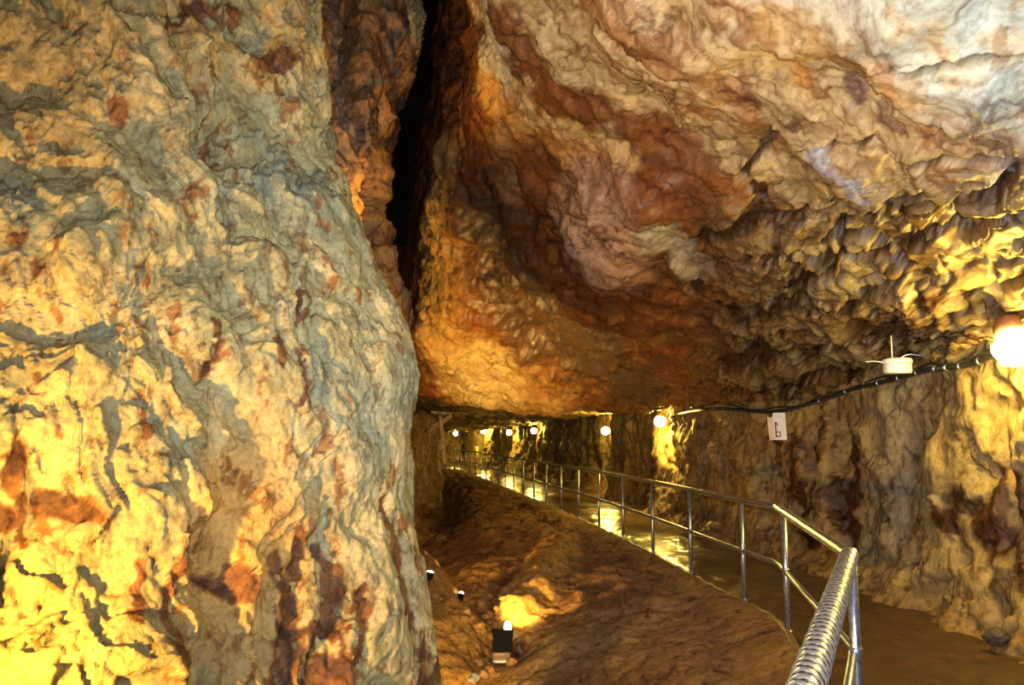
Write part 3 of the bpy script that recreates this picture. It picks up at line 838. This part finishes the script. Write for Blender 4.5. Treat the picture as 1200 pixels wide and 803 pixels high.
# ------------------------------------------------------------------ tunnel roof beyond the lip, far walls
starts = [(-3.2, 16.5), (-1.4, 15.6), (0.4, 15.6), (2.0, 14.6), (3.3, 12.2), (4.6, 9.5)]
rs = np.array([(0, 0), (3, -.2), (7, -.9), (12, -2.0), (18, -3.3), (25, -4.6), (36, -6.6)])
net = np.array([[(x + dx, y + dy, 2.3 - .012 * dy + (.8 if j == 0 else 0)) for dy, dx in rs] for j, (x, y) in enumerate(starts)], float)
ch = net[..., :2].copy()
def gen_disp(seed, a=.2, st=(1, 1, 1)):
    def f(P, N, X, Y):
        q = P * np.array(st)
        return fbm(q * 1.0, 4, seed) * a + terrace(fbm(q * 2.4, 4, seed + 1) * 3, .75) * a * .2 + fbm(P * 6, 3, seed + 2) * a * .12, None
    return f
def gen_col(a, b, c, seed):
    def f(P, X, Y, I):
        n1 = fbm(P * 1.5, 5, seed); n2 = fbm(P * 4, 4, seed + 1, .6)
        rgb = np.tile(np.array(a), (len(P), 1)); rgb = lerp(rgb, b, sst(0, .5, n1)); rgb = lerp(rgb, c, sst(.1, .5, n2) * .8)
        return rgb, .3 + n2 * .3
    return f
surface('ceiling_tunnel', net, ch, 120, 420, gen_disp(601, .16), gen_col((.30, .22, .09), (.20, .15, .06), (.12, .06, .03), 611), M_RIGHT, face=(0, 25, 0), center=(.5, .5),
        label='low rough tunnel roof above the far wall lamps', cat='tunnel roof')
PIL = [(-6.5, 18.5), (-3.4, 19.5), (-2.55, 21.0), (-2.2, 23.0), (-2.15, 24.2), (-2.7, 25.2), (-4.5, 27)]
net = np.array([[(x - 0.12 * z, y, z) for x, y in PIL] for z in (-1.2, 0, 1.2, 2.4, 4, 7)], float)
ch = net[..., :2].copy()
surface('wall_far', net, ch, 160, 200, gen_disp(621, .25, (1, 1, .5)), gen_col((.16, .08, .03), (.22, .12, .045), (.08, .04, .02), 631), M_INNER, face=(0, 15, 1), center=(.4, .4),
        label='brown rock shoulder at the far left end of the bank beside the timbers', cat='cave wall')
EW = [(-14, 44), (-8, 46), (-5.2, 49), (-3.6, 49.5), (-2, 52), (3, 55)]
net = np.array([[(x, y, z) for x, y in EW] for z in (-1.5, 0, 1.5, 3, 6)], float)
surface('wall_end', net, net[..., :2].copy(), 120, 260, gen_disp(641, .5, (1, 1, .6)), gen_col((.30, .20, .08), (.22, .16, .07), (.12, .06, .03), 651), M_RIGHT, face=(0, 15, 1), center=(.4, .4),
        label='rock face closing the far end of the gallery', cat='cave wall')
net = np.array([[(x, 40, z) for x in (-40, -28, -16, -6, 2)] for z in (2.7, 8, 16, 27)], float)  # near-black colour stands in for the unlit depth of the cleft
surface('wall_rear', net, net[..., :2].copy(), 60, 80, gen_disp(661, .6), gen_col((.05, .03, .015), (.04, .02, .01), (.03, .015, .01), 671), M_INNER, face=(0, 0, 3),
        label='rock deep inside the cleft, coloured near black for the unlit depth', cat='cave wall')
# ground beyond the bank under the far railing
net = np.array([[(x, y, -0.04) for x in (-9, -6, -3, 0, 2)] for y in (30, 38, 46, 54)], float)
surface('floor_far', net, net[..., :2].copy(), 80, 100, gen_disp(681, .05), path_col, M_PATH, face=(0, 40, 9),
        label='wet floor at the far bend of the path', cat='path')

# ------------------------------------------------------------------ HANDRAIL
RH, MH = 0.92, 0.46
rail = empty('handrail', (2.21, 6.7, 0), 'long galvanised tube handrail following the path edge, taped silver at its near end', 'handrail')
def rel(ps, o): return [Vector(p) - o.location for p in ps]
A_, B_ = Vector((1.67, 4.0, RH)), Vector((2.21, 6.7, RH))
N_ = Vector((0.25, 1.0, RH))
bm = bmesh.new()
L_ = (A_ - N_).length
near = [N_ + (A_ - N_) * (i / 640) for i in range(641)]
pitch_ = 0.055
def wrap(s, th):
    f = ((s + th / (2 * math.pi) * pitch_) / pitch_) % 1.0
    return 0.0395 + 0.0045 * (1 - f) + (0.001 * math.sin(s * 37 + th * 3))
tube(bm, rel(near, rail), 0.043, 22, True, wrap)
def tape_mat():
    m, nt, b, out = new_mat('silver_tape_wound')
    L, Nn = nt.links, nt.nodes
    a_ = Nn.new('ShaderNodeAttribute'); a_.attribute_name = 'seam'
    tc = Nn.new('ShaderNodeTexCoord'); n = Nn.new('ShaderNodeTexNoise'); n.inputs['Scale'].default_value = 30; n.inputs['Detail'].default_value = 5
    L.new(tc.outputs['Object'], n.inputs[0])
    ad = Nn.new('ShaderNodeMath'); ad.operation = 'MULTIPLY_ADD'; ad.inputs[1].default_value = .5; L.new(n.outputs[0], ad.inputs[0]); L.new(a_.outputs['Fac'], ad.inputs[2])
    r = Nn.new('ShaderNodeValToRGB'); L.new(ad.outputs[0], r.inputs[0])
    r.color_ramp.elements[0].position = .55; r.color_ramp.elements[0].color = (.80, .79, .78, 1)
    r.color_ramp.elements[1].position = 1.0; r.color_ramp.elements[1].color = (.07, .08, .13, 1)
    L.new(r.outputs[0], b.inputs['Base Color']); b.inputs['Metallic'].default_value = .85; b.inputs['Roughness'].default_value = .3
    return m
o = obj('wrapped_rail', bm, tape_mat(), rail, label='near rail spirally wrapped in silver tape')
sm_ = np.zeros(len(o.data.vertices), np.float32)
for i in range(641):
    for j in range(22):
        sm_[i * 22 + j] = (((L_ * i / 640) / pitch_ + j / 22) % 1.0)
at_s = o.data.attributes.new('seam', 'FLOAT', 'POINT'); at_s.data.foreach_set('value', sst(.45, .7, sm_).astype(np.float32) - sst(.92, 1.0, sm_).astype(np.float32))
bm = bmesh.new()
tube(bm, rel([A_ + (A_ - N_).normalized() * .0, A_ + (B_ - A_) * .02] + [A_ + (B_ - A_) * (i / 30) for i in range(1, 31)], rail), 0.032, 16)
bmesh.ops.create_uvsphere(bm, u_segments=18, v_segments=12, radius=0.043, matrix=Matrix.Translation(A_ - rail.location))
obj('corner_rail', bm, M_TAPE, rail)
curve = [(2.21, 6.7)] + [tuple(p) for p in cr(EDGE[5:], 90)][1:]
def on_curve(h): return [Vector((x, y, h)) for x, y in curve]
bm = bmesh.new(); tube(bm, rel(on_curve(RH), rail), 0.027, 12)
bmesh.ops.create_uvsphere(bm, u_segments=14, v_segments=10, radius=0.033, matrix=Matrix.Translation(B_ - rail.location))
obj('top_rail', bm, M_STEEL, rail)
bm = bmesh.new()
mid = [Vector((0.25, 1.0, MH)), Vector((1.60, 3.86, MH)), Vector((1.69, 4.06, MH)), Vector((2.19, 6.6, MH)), Vector((2.21, 6.8, MH))] + on_curve(MH)[2:]
tube(bm, rel(mid, rail), 0.021, 12)
obj('mid_rail', bm, M_STEEL, rail)
def post(x, y, r=0.022):
    bm = bmesh.new()
    b = Vector((x, y, 0)) - rail.location
    tube(bm, [b + Vector((0, 0, -.12)), b + Vector((0, 0, RH - .01))], r, 14)
    lathe(bm, [(r * 1.5, 0.0), (r * 1.5, 0.02), (r * 1.1, 0.03)], 14, Matrix.Translation(b))
    lathe(bm, [(r * 1.1, MH - .03), (r * 1.2, MH - .02), (r * 1.2, MH + .02), (r * 1.1, MH + .03)], 14, Matrix.Translation(b))
    return obj('post', bm, M_STEEL, rail)
post(1.665, 3.97, 0.026); post(2.13, 6.3, 0.024)
# posts along the curve, 1.55 m apart
cum, acc = [0.0], 0.0
for (x0, y0), (x1, y1) in zip(curve[:-1], curve[1:]):
    acc += math.hypot(x1 - x0, y1 - y0); cum.append(acc)
cs = np.array(curve)
s0 = 0.75
while s0 < acc:
    post(float(np.interp(s0, cum, cs[:, 0])), float(np.interp(s0, cum, cs[:, 1])))
    s0 += 1.52

# far railing across the bend
fr = empty('handrail', (-3.6, 38.5, 0), 'short tube railing across the far bend, left of the long handrail', 'handrail')
a, b = Vector((-4.3, 38.2, 0)), Vector((-2.75, 38.6, 0))
for nm, h in (('top_rail', .95), ('mid_rail', .5)):
    bm = bmesh.new(); tube(bm, rel([a + Vector((0, 0, h)), b + Vector((0, 0, h))], fr), 0.03, 10); obj(nm, bm, M_STEEL, fr)
for f in (0.02, .35, .68, .98):
    p = a + (b - a) * f
    bm = bmesh.new(); tube(bm, rel([p + Vector((0, 0, -.1)), p + Vector((0, 0, .95))], fr), 0.026, 10); obj('post', bm, M_STEEL, fr)

# yellow post by the far wall
bm = bmesh.new()
yp = np.array([-1.85, 41.5, 0.0])
y = empty('marker_post', yp, 'short yellow post standing at the far end of the path', 'post')
lathe(bm, [(.10, -.05), (.10, .9), (.085, 1.0), (.06, 1.03)], 14); obj('shaft', bm, M_YPOST, y)
bm = bmesh.new(); lathe(bm, [(.16, -.02), (.16, .05), (.12, .08)], 14); obj('base', bm, M_KERB, y)

# ------------------------------------------------------------------ WALL LAMPS
lampspec = [ # px, py, radius, emission, label
    (1188, 406, 0.125, 430, 'big glaring wall lamp at the right edge of the ceiling, nearest the viewer'),
    (774, 494, 0.10, 900, 'bright wall lamp beneath the yellow-lit ceiling patch, first beyond the white sign'),
    (710, 505, 0.10, 700, 'bright wall lamp second beyond the white sign, mirrored on the wet path'),
    (626, 505, 0.10, 480, 'far wall lamp third beyond the white sign, on a yellow-lit rock rib'),
    (597, 507, 0.11, 480, 'small far wall lamp fourth beyond the white sign'),
    (567, 505, 0.12, 480, 'small far wall lamp above the orange-lit rock'),
    (534, 508, 0.12, 480, 'farthest wall lamp, glowing at the left end of the tunnel'),
]
depths = [None, 15.3, 21.4, 29.6, 35.6, 41.0, 46.0]
glows = {}
def make_lamp(pos, nrm, r, e, label):
    t = empty('wall_lamp', pos, label, 'lamp', 'lamps along the right tunnel wall')
    nrm = Vector(nrm).normalized()
    M = frame((0, 0, 0), nrm)
    bm = bmesh.new(); lathe(bm, [(r * .95, -.10), (r * .95, .012), (r * .8, .03), (r * .55, .04)], 24, M); obj('base', bm, M_CERAM, t)
    bm = bmesh.new()
    prof = [(r * .62, .03)] + [(max(r * math.cos(a), .002), .03 + r * .75 + r * 1.0 * math.sin(a)) for a in np.linspace(-.6, math.pi / 2, 10)]
    lathe(bm, prof, 24, M)
    if e not in glows: glows[e] = glow('lamp_glass_lit', (1.0, .70, .12), e)
    obj('glass_globe', bm, glows[e], t)
    bm = bmesh.new()
    for k in range(4):
        a = k * math.pi / 4
        pts = [M @ Vector((math.cos(a) * r * 1.12 * math.cos(u), math.sin(a) * r * 1.12 * math.cos(u), .03 + r * .75 + r * 1.12 * math.sin(u))) for u in np.linspace(-.45, math.pi + .45, 18)]
        tube(bm, pts, 0.0025, 5)
    obj('wire_guard', bm, M_STEEL, t)
    return t
lamp_pos = []
for (px, py, r, e, lab), dd in zip(lampspec, depths):
    if dd is None:
        p = at(px, py, hit(px, py, 8) - (0.34 if r > .12 else .2))
    else:
        p = at(px, py, dd)
    nrm = Vector((-0.75, -0.65, -0.05)) if r < .12 else Vector((-.3, -.5, -.8))
    lamp_pos.append(Vector(p))
    make_lamp(Vector(p) - nrm.normalized() * r * .8, nrm, r, e, lab)

# ------------------------------------------------------------------ CABLE along the wall top
cpts = []
for px, py in ((1172, 412), (1140, 426), (1110, 431), (1085, 434), (1060, 441), (1035, 448), (1000, 456), (975, 465), (950, 473), (925, 480), (900, 483), (875, 481), (850, 479), (825, 480), (800, 484), (785, 490)):
    cpts.append(at(px, py, hit(px, py, 7) - 0.05))
cp = smooth_path(cpts, 120)
cb = empty('power_cable', cp[0], 'thick black cable sagging along the top of the right wall between lamps', 'cable')
bm = bmesh.new(); tube(bm, [p - cb.location for p in cp], 0.024, 12); obj('sheath', bm, M_CABLE, cb)
bm = bmesh.new(); tube(bm, [p - cb.location + Vector((0, -.02, .035 + .02 * math.sin(i * .35))) for i, p in enumerate(cp[:95])], 0.010, 8); obj('thin_wire', bm, M_CABLE, cb)
for i in (6, 12, 16, 20, 27, 34, 41, 50, 60):  # steel rings added to give the glints along the cable
    t = (cp[i + 1] - cp[i - 1]).normalized()
    bm = bmesh.new(); lathe(bm, [(.028, -.012), (.031, -.008), (.031, .008), (.028, .012)], 14, frame(cp[i] - cb.location, t)); obj('glint_ring', bm, M_STEEL, cb)

# ------------------------------------------------------------------ WHITE round fitting (smoke detector like box)
p = at(1052, 438, hit(1052, 424, 14) - 0.16)
bx = empty('ceiling_fitting', p, 'round white fitting hanging on a thin rod below the ceiling beside the cable', 'fitting')
R_ = 0.118
bm = bmesh.new(); lathe(bm, [(R_ * .92, 0.0), (R_, .015), (R_, .078), (R_ * .97, .084)], 32); obj('body', bm, M_WHITE, bx)
bm = bmesh.new(); lathe(bm, [(R_ * 1.03, .088), (R_ * 1.06, .094), (R_ * 1.06, .118), (R_ * .98, .132)], 32); obj('lid', bm, M_WHITE, bx)
bm = bmesh.new(); tube(bm, [Vector((-.04, 0, .13)), Vector((-.04, 0, .34))], 0.006, 8); obj('rod', bm, M_WHITE, bx)
bm = bmesh.new(); tube(bm, smooth_path([(.02, 0, .13), (.1, 0, .17), (.22, .03, .165), (.36, .1, .15)], 20), 0.005, 6); obj('wire', bm, M_WHITE, bx)
bm = bmesh.new(); tube(bm, smooth_path([(-.12, 0, .10), (-.2, 0, .11), (-.26, .05, .11)], 12), 0.005, 6); obj('wire', bm, M_WHITE, bx)

# ------------------------------------------------------------------ SIGN
dsg = hit(910, 500, 14) - 0.03; p = at(910.5, 500, dsg)
k = dsg / FPX
sg = empty('wall_sign', p, 'small white notice board with a brown mark, on the right wall under the cable', 'sign')
M = frame((0, 0, 0), (-0.12, -1, 0.02))
def S(x, y): return ((x - 910.5) * k, (500 - y) * k)
bm = bmesh.new(); prism(bm, [S(*q) for q in ((905.5, 515.5), (921, 515.5), (920, 484), (906.5, 484), (906, 488), (904, 489.5))], 0.016, M); obj('board', bm, M_SIGN, sg, False)
bm = bmesh.new(); prism(bm, [S(*q) for q in ((901.5, 516), (907.5, 515.5), (906, 489), (903.5, 490), (899.5, 488))], 0.019, M); obj('side_leaf', bm, M_SIGNP, sg, False, 'pinkish stained left strip')
bm = bmesh.new()
M2 = M @ Matrix.Translation((0, 0, .0195))
for poly in (((907.6, 495), (909.2, 494), (909.8, 513), (908.2, 513)), ((909.2, 494), (911.6, 499), (911, 500), (909, 496.5)),
             ((909, 506), (914, 505.6), (914, 506.8), (909, 507.2)), ((912.8, 506), (914, 506), (914, 512), (912.8, 512)), ((909, 511), (914, 511), (914, 512.2), (909, 512.2))):
    prism(bm, [S(*q) for q in poly], 0.004, M2)
obj('pictogram', bm, M_RED, sg, False, 'brown hook and small square')

# ------------------------------------------------------------------ TIMBERS at the far left
def beam(name, a, b, w, hgt, label):
    a, b = Vector(a), Vector(b); c = (a + b) / 2
    t = empty(name, c, label, 'timber', 'old timbers at the far left')
    M = frame((0, 0, 0), (b - a), (0.02, -1, 0.03))
    L = (b - a).length
    bm = bmesh.new(); box(bm, (w, hgt, L), M, 0.012)
    bmesh.ops.subdivide_edges(bm, edges=bm.edges[:], cuts=2, use_grid_fill=True)
    for v in bm.verts: v.co += Vector((random.uniform(-1, 1), random.uniform(-1, 1), random.uniform(-1, 1))) * .008
    obj('plank', bm, M_WOOD, t)
    for f in (-.4, .4):
        bm = bmesh.new(); lathe(bm, [(.02, 0), (.02, .012), (.012, .018)], 10, frame(M @ Vector((0, -hgt / 2 - .0, L * f)), (0, -1, 0))); obj('bolt', bm, M_STEEL, t)
beam('timber_brace', at(501, 506, 18.6), at(528, 488, 19.0), .10, .10, 'leaning timber brace against the brown rock left of the far lamps')
beam('timber_prop', at(516, 487, 18.4), at(521, 545, 18.4), .09, .10, 'upright lit timber prop left of the far lamps')
beam('timber_crossbeam', at(505, 483, 19.2), at(530, 486, 19.2), .08, .09, 'level timber crossbeam above the leaning brace')

# ------------------------------------------------------------------ PIT things
def ground_at(px, py):
    F = bpy.data.objects['floor_bank'].data
    n = len(F.vertices); a = np.empty(n * 3, np.float32); F.vertices.foreach_get('co', a); a = a.reshape(-1, 3)
    a = a[a[:, 1] > 3.2]
    dy = a[:, 1]; dz = a[:, 2] - 1.5
    zc = dy * _cp + dz * _sp; yc = -dy * _sp + dz * _cp
    e = np.hypot(CX + FPX * a[:, 0] / zc - px, CY - FPX * yc / zc - py)
    k = np.where(e < e.min() + 2.5)[0]
    return Vector([float(v) for v in a[k[np.argmin(a[k, 1])]]])

M_FLOOD = glow('floodlight_glass_lit', (1.0, .72, .25), 60)
fp = ground_at(588, 772)
fl = empty('floodlight', fp, 'black floodlight in the pit, back to the viewer, shining up the bank', 'floodlight')
kf = fp.y / FPX
Mf = Matrix.Translation((0, 0, .085)) @ Matrix.Rotation(math.radians(-10), 4, 'X')
bm = bmesh.new()
# housing: tapered tray opening upward and away
hw, hh = 12.5 * kf, 25 * kf
lo = [(-hw * .95, -.06, 0), (hw * .95, -.06, 0), (hw * .95, .05, 0), (-hw * .95, .05, 0)]
md = [(-hw * .86, -.075, hh * .5), (hw * .9, -.075, hh * .5), (hw * .9, .07, hh * .5), (-hw * .86, .07, hh * .5)]
up = [(-hw * 1.0, -.09, hh * 1.0), (hw * 1.0, -.09, hh * .92), (hw * 1.0, .10, hh * .80), (-hw * 1.0, .10, hh * .85)]
inn = [(x * .88, y * .85, z - .004) for x, y, z in up]; bot = [(x * .8, y * .6, hh * .55) for x, y, z in lo]
R5 = [[bm.verts.new(Mf @ Vector(q)) for q in r] for r in (lo, md, up, inn, bot)]
for A, B in zip(R5[:-1], R5[1:]):
    for j in range(4): bm.faces.new((A[j], A[(j + 1) % 4], B[(j + 1) % 4], B[j]))
bm.faces.new(R5[0][::-1]); bm.faces.new(R5[-1])
bmesh.ops.bevel(bm, geom=bm.edges[:], offset=.005, segments=1, affect='EDGES')
obj('housing', bm, M_BLACK, fl, False)
bm = bmesh.new()
bmesh.ops.create_uvsphere(bm, u_segments=16, v_segments=10, radius=.036, matrix=Mf @ Matrix.Translation((hw * .45, .015, hh * 1.02)) @ Matrix.Diagonal((1, .9, 1.5, 1)))
obj('bulb', bm, M_FLOOD, fl)
bm = bmesh.new(); box(bm, (hw * 1.7, .10, .075), Matrix.Translation((-.01, 0, .045)), .01); obj('stand', bm, plain('amber_stand', (.20, .11, .04), .4), fl)
bm = bmesh.new(); box(bm, (hw * 1.4, .14, .022), Matrix.Translation((-.02, -.03, .008)), .005); obj('foot_plate', bm, M_WHITE, fl, True, 'white foot plate')

def stone(name, p, size, mat, label, group=None, seed=0, cat='stone'):
    bm = bmesh.new()
    bmesh.ops.create_icosphere(bm, subdivisions=4, radius=1)
    co = np.array([v.co[:] for v in bm.verts])
    f1, f2, cid = worley(co * .9 + seed * 3.1, seed)
    r = 1 + fbm(co * 1.2 + seed, 3, seed) * .35 - (f1 - .5) * .35 + fbm(co * 5, 3, seed + 3) * .06
    for v, k in zip(bm.verts, r):
        v.co = Vector((v.co.x * size[0], v.co.y * size[1], v.co.z * size[2])) * float(k)
    o = obj(name, bm, mat)
    o.location = Vector(p) + Vector((0, 0, size[2] * .55)); o.rotation_euler = (0, 0, seed * 1.3)
    return tag(o, label, cat, group)
stone('stone', ground_at(556, 796), (.075, .05, .04), M_GREYST, 'pale grey stone on the pit floor nearest the viewer, left of the floodlight', seed=1)
stone('stone', ground_at(608, 764), (.05, .05, .07), M_DARKST, 'dark brown stone close beside the right of the floodlight', seed=2)
stone('stone', ground_at(560, 735), (.07, .06, .05), M_RUBBLE, 'reddish stone on the pit floor just left above the floodlight', seed=3)
rub = [(548, 716), (562, 706), (572, 698), (580, 712), (570, 722), (590, 700), (554, 724), (545, 738), (583, 724), (566, 790), (574, 785), (560, 778), (598, 776)]
for i, (px, py) in enumerate(rub):
    s = random.uniform(.022, .05)
    stone('stone', ground_at(px, py), (s * 1.3, s, s * .8), M_RUBBLE, 'small ochre rubble stone lying on the floor of the pit', 'ochre rubble in the pit', seed=10 + i)
hw_ = at(1168, 741, hit(1168, 741, 3))  # dark lump added in place of the dark hole in the wall foot
stone('stone', (hw_[0] - .04, hw_[1] - .06, max(hw_[2] - .05, 0)), (.085, .06, .06), M_DARKST, 'dark lump standing in for the hole at the foot of the right wall beside the path', seed=31)

# small pit spotlights: little can with a lit lens
def pit_spot(p, label, e=40, r=.035, aim=(.2, .3, 1)):
    t = empty('spotlight', p, label, 'spotlight')
    M = frame((0, 0, .05), aim)
    bm = bmesh.new(); lathe(bm, [(r * .6, -.07), (r, -.03), (r * 1.1, .02), (r * 1.0, .022)], 18, M); obj('can', bm, M_BLACK, t)
    bm = bmesh.new(); lathe(bm, [(r * .95, .018), (r * .8, .034), (r * .3, .044)], 18, M); obj('lens', bm, glow('spot_lens_lit', (1, .75, .35), e), t)
    bm = bmesh.new(); tube(bm, [Vector((0, 0, -.05)), M @ Vector((0, 0, -.06))], .008, 8); obj('spike', bm, M_STEEL, t)
    return M
g1 = ground_at(543, 703); g2 = ground_at(503, 676); g3 = ground_at(497, 568)
pit_spot(g1, 'tiny bright spotlight on the pit floor behind the mound')
pit_spot(g2, 'bright spotlight on top of the orange mound beside the left wall', 40, .045)
pit_spot(g3, 'small spotlight beside the left wall below the far brown rock', 30, .05)

# ------------------------------------------------------------------ LIGHTS
def light(name, kind, loc, energy, rgb, size=.05, aim=None, angle=60, blend=.6):
    d = bpy.data.lights.new(name, kind); d.energy = energy; d.color = rgb
    d.shadow_soft_size = size
    if kind == 'SPOT': d.spot_size = math.radians(angle); d.spot_blend = blend
    o = bpy.data.objects.new(name, d); o.location = Vector(loc)
    if aim is not None: o.rotation_euler = (Vector(aim) - Vector(loc)).to_track_quat('-Z', 'Y').to_euler()
    COL.objects.link(o); return o
WARM = (1.0, .53, .075); ORG = (1.0, .60, .13); COOL = (.92, .95, 1.0)
# the photographer's flash
light('camera_flash', 'SPOT', (0.03, -0.03, 1.59), 1500, COOL, .03, at(830, 190, 5), 118, 1.0)
# floodlight out of frame low at the left, raking up the left wall
light('left_floodlight', 'SPOT', at(-300, 880, 1.95), 590, WARM, .04, at(180, 480, 3.3), 140, .6)
# pit floodlights
b = fl.location + Vector((.05, .14, .36))
light('pit_floodlight', 'SPOT', b, 200, ORG, .03, at(645, 640, 9.5), 95, .5)
light('mound_spot', 'SPOT', g2 + Vector((.1, .35, .28)), 680, ORG, .04, at(545, 370, 12), 90, .6)
light('pit_spot', 'SPOT', g1 + Vector((0, .08, .18)), 330, ORG, .04, at(575, 420, 13), 110, .6)
light('mound_front_spot', 'SPOT', at(552, 850, 5.7), 230, ORG, .04, at(535, 740, 7.5), 70, .6)
light('cleft_spot', 'SPOT', at(430, 360, 6.6), 260, ORG, .04, at(455, 60, 7.4), 70, .7)

# ------------------------------------------------------------------ world and view
w = bpy.data.worlds.new('world'); sc.world = w; w.use_nodes = True
w.node_tree.nodes['Background'].inputs[0].default_value = (0.05, 0.03, 0.015, 1)
w.node_tree.nodes['Background'].inputs[1].default_value = 0.06
sc.view_settings.view_transform = 'Standard'; sc.view_settings.look = 'None'
sc.view_settings.exposure = 0.0; sc.view_settings.gamma = 1.0
sc.view_settings.use_curve_mapping = False
sc.cycles.use_denoising = True
sc.cycles.max_bounces = 6; sc.cycles.diffuse_bounces = 2; sc.cycles.glossy_bounces = 3
sc.cycles.sample_clamp_indirect = 6.0
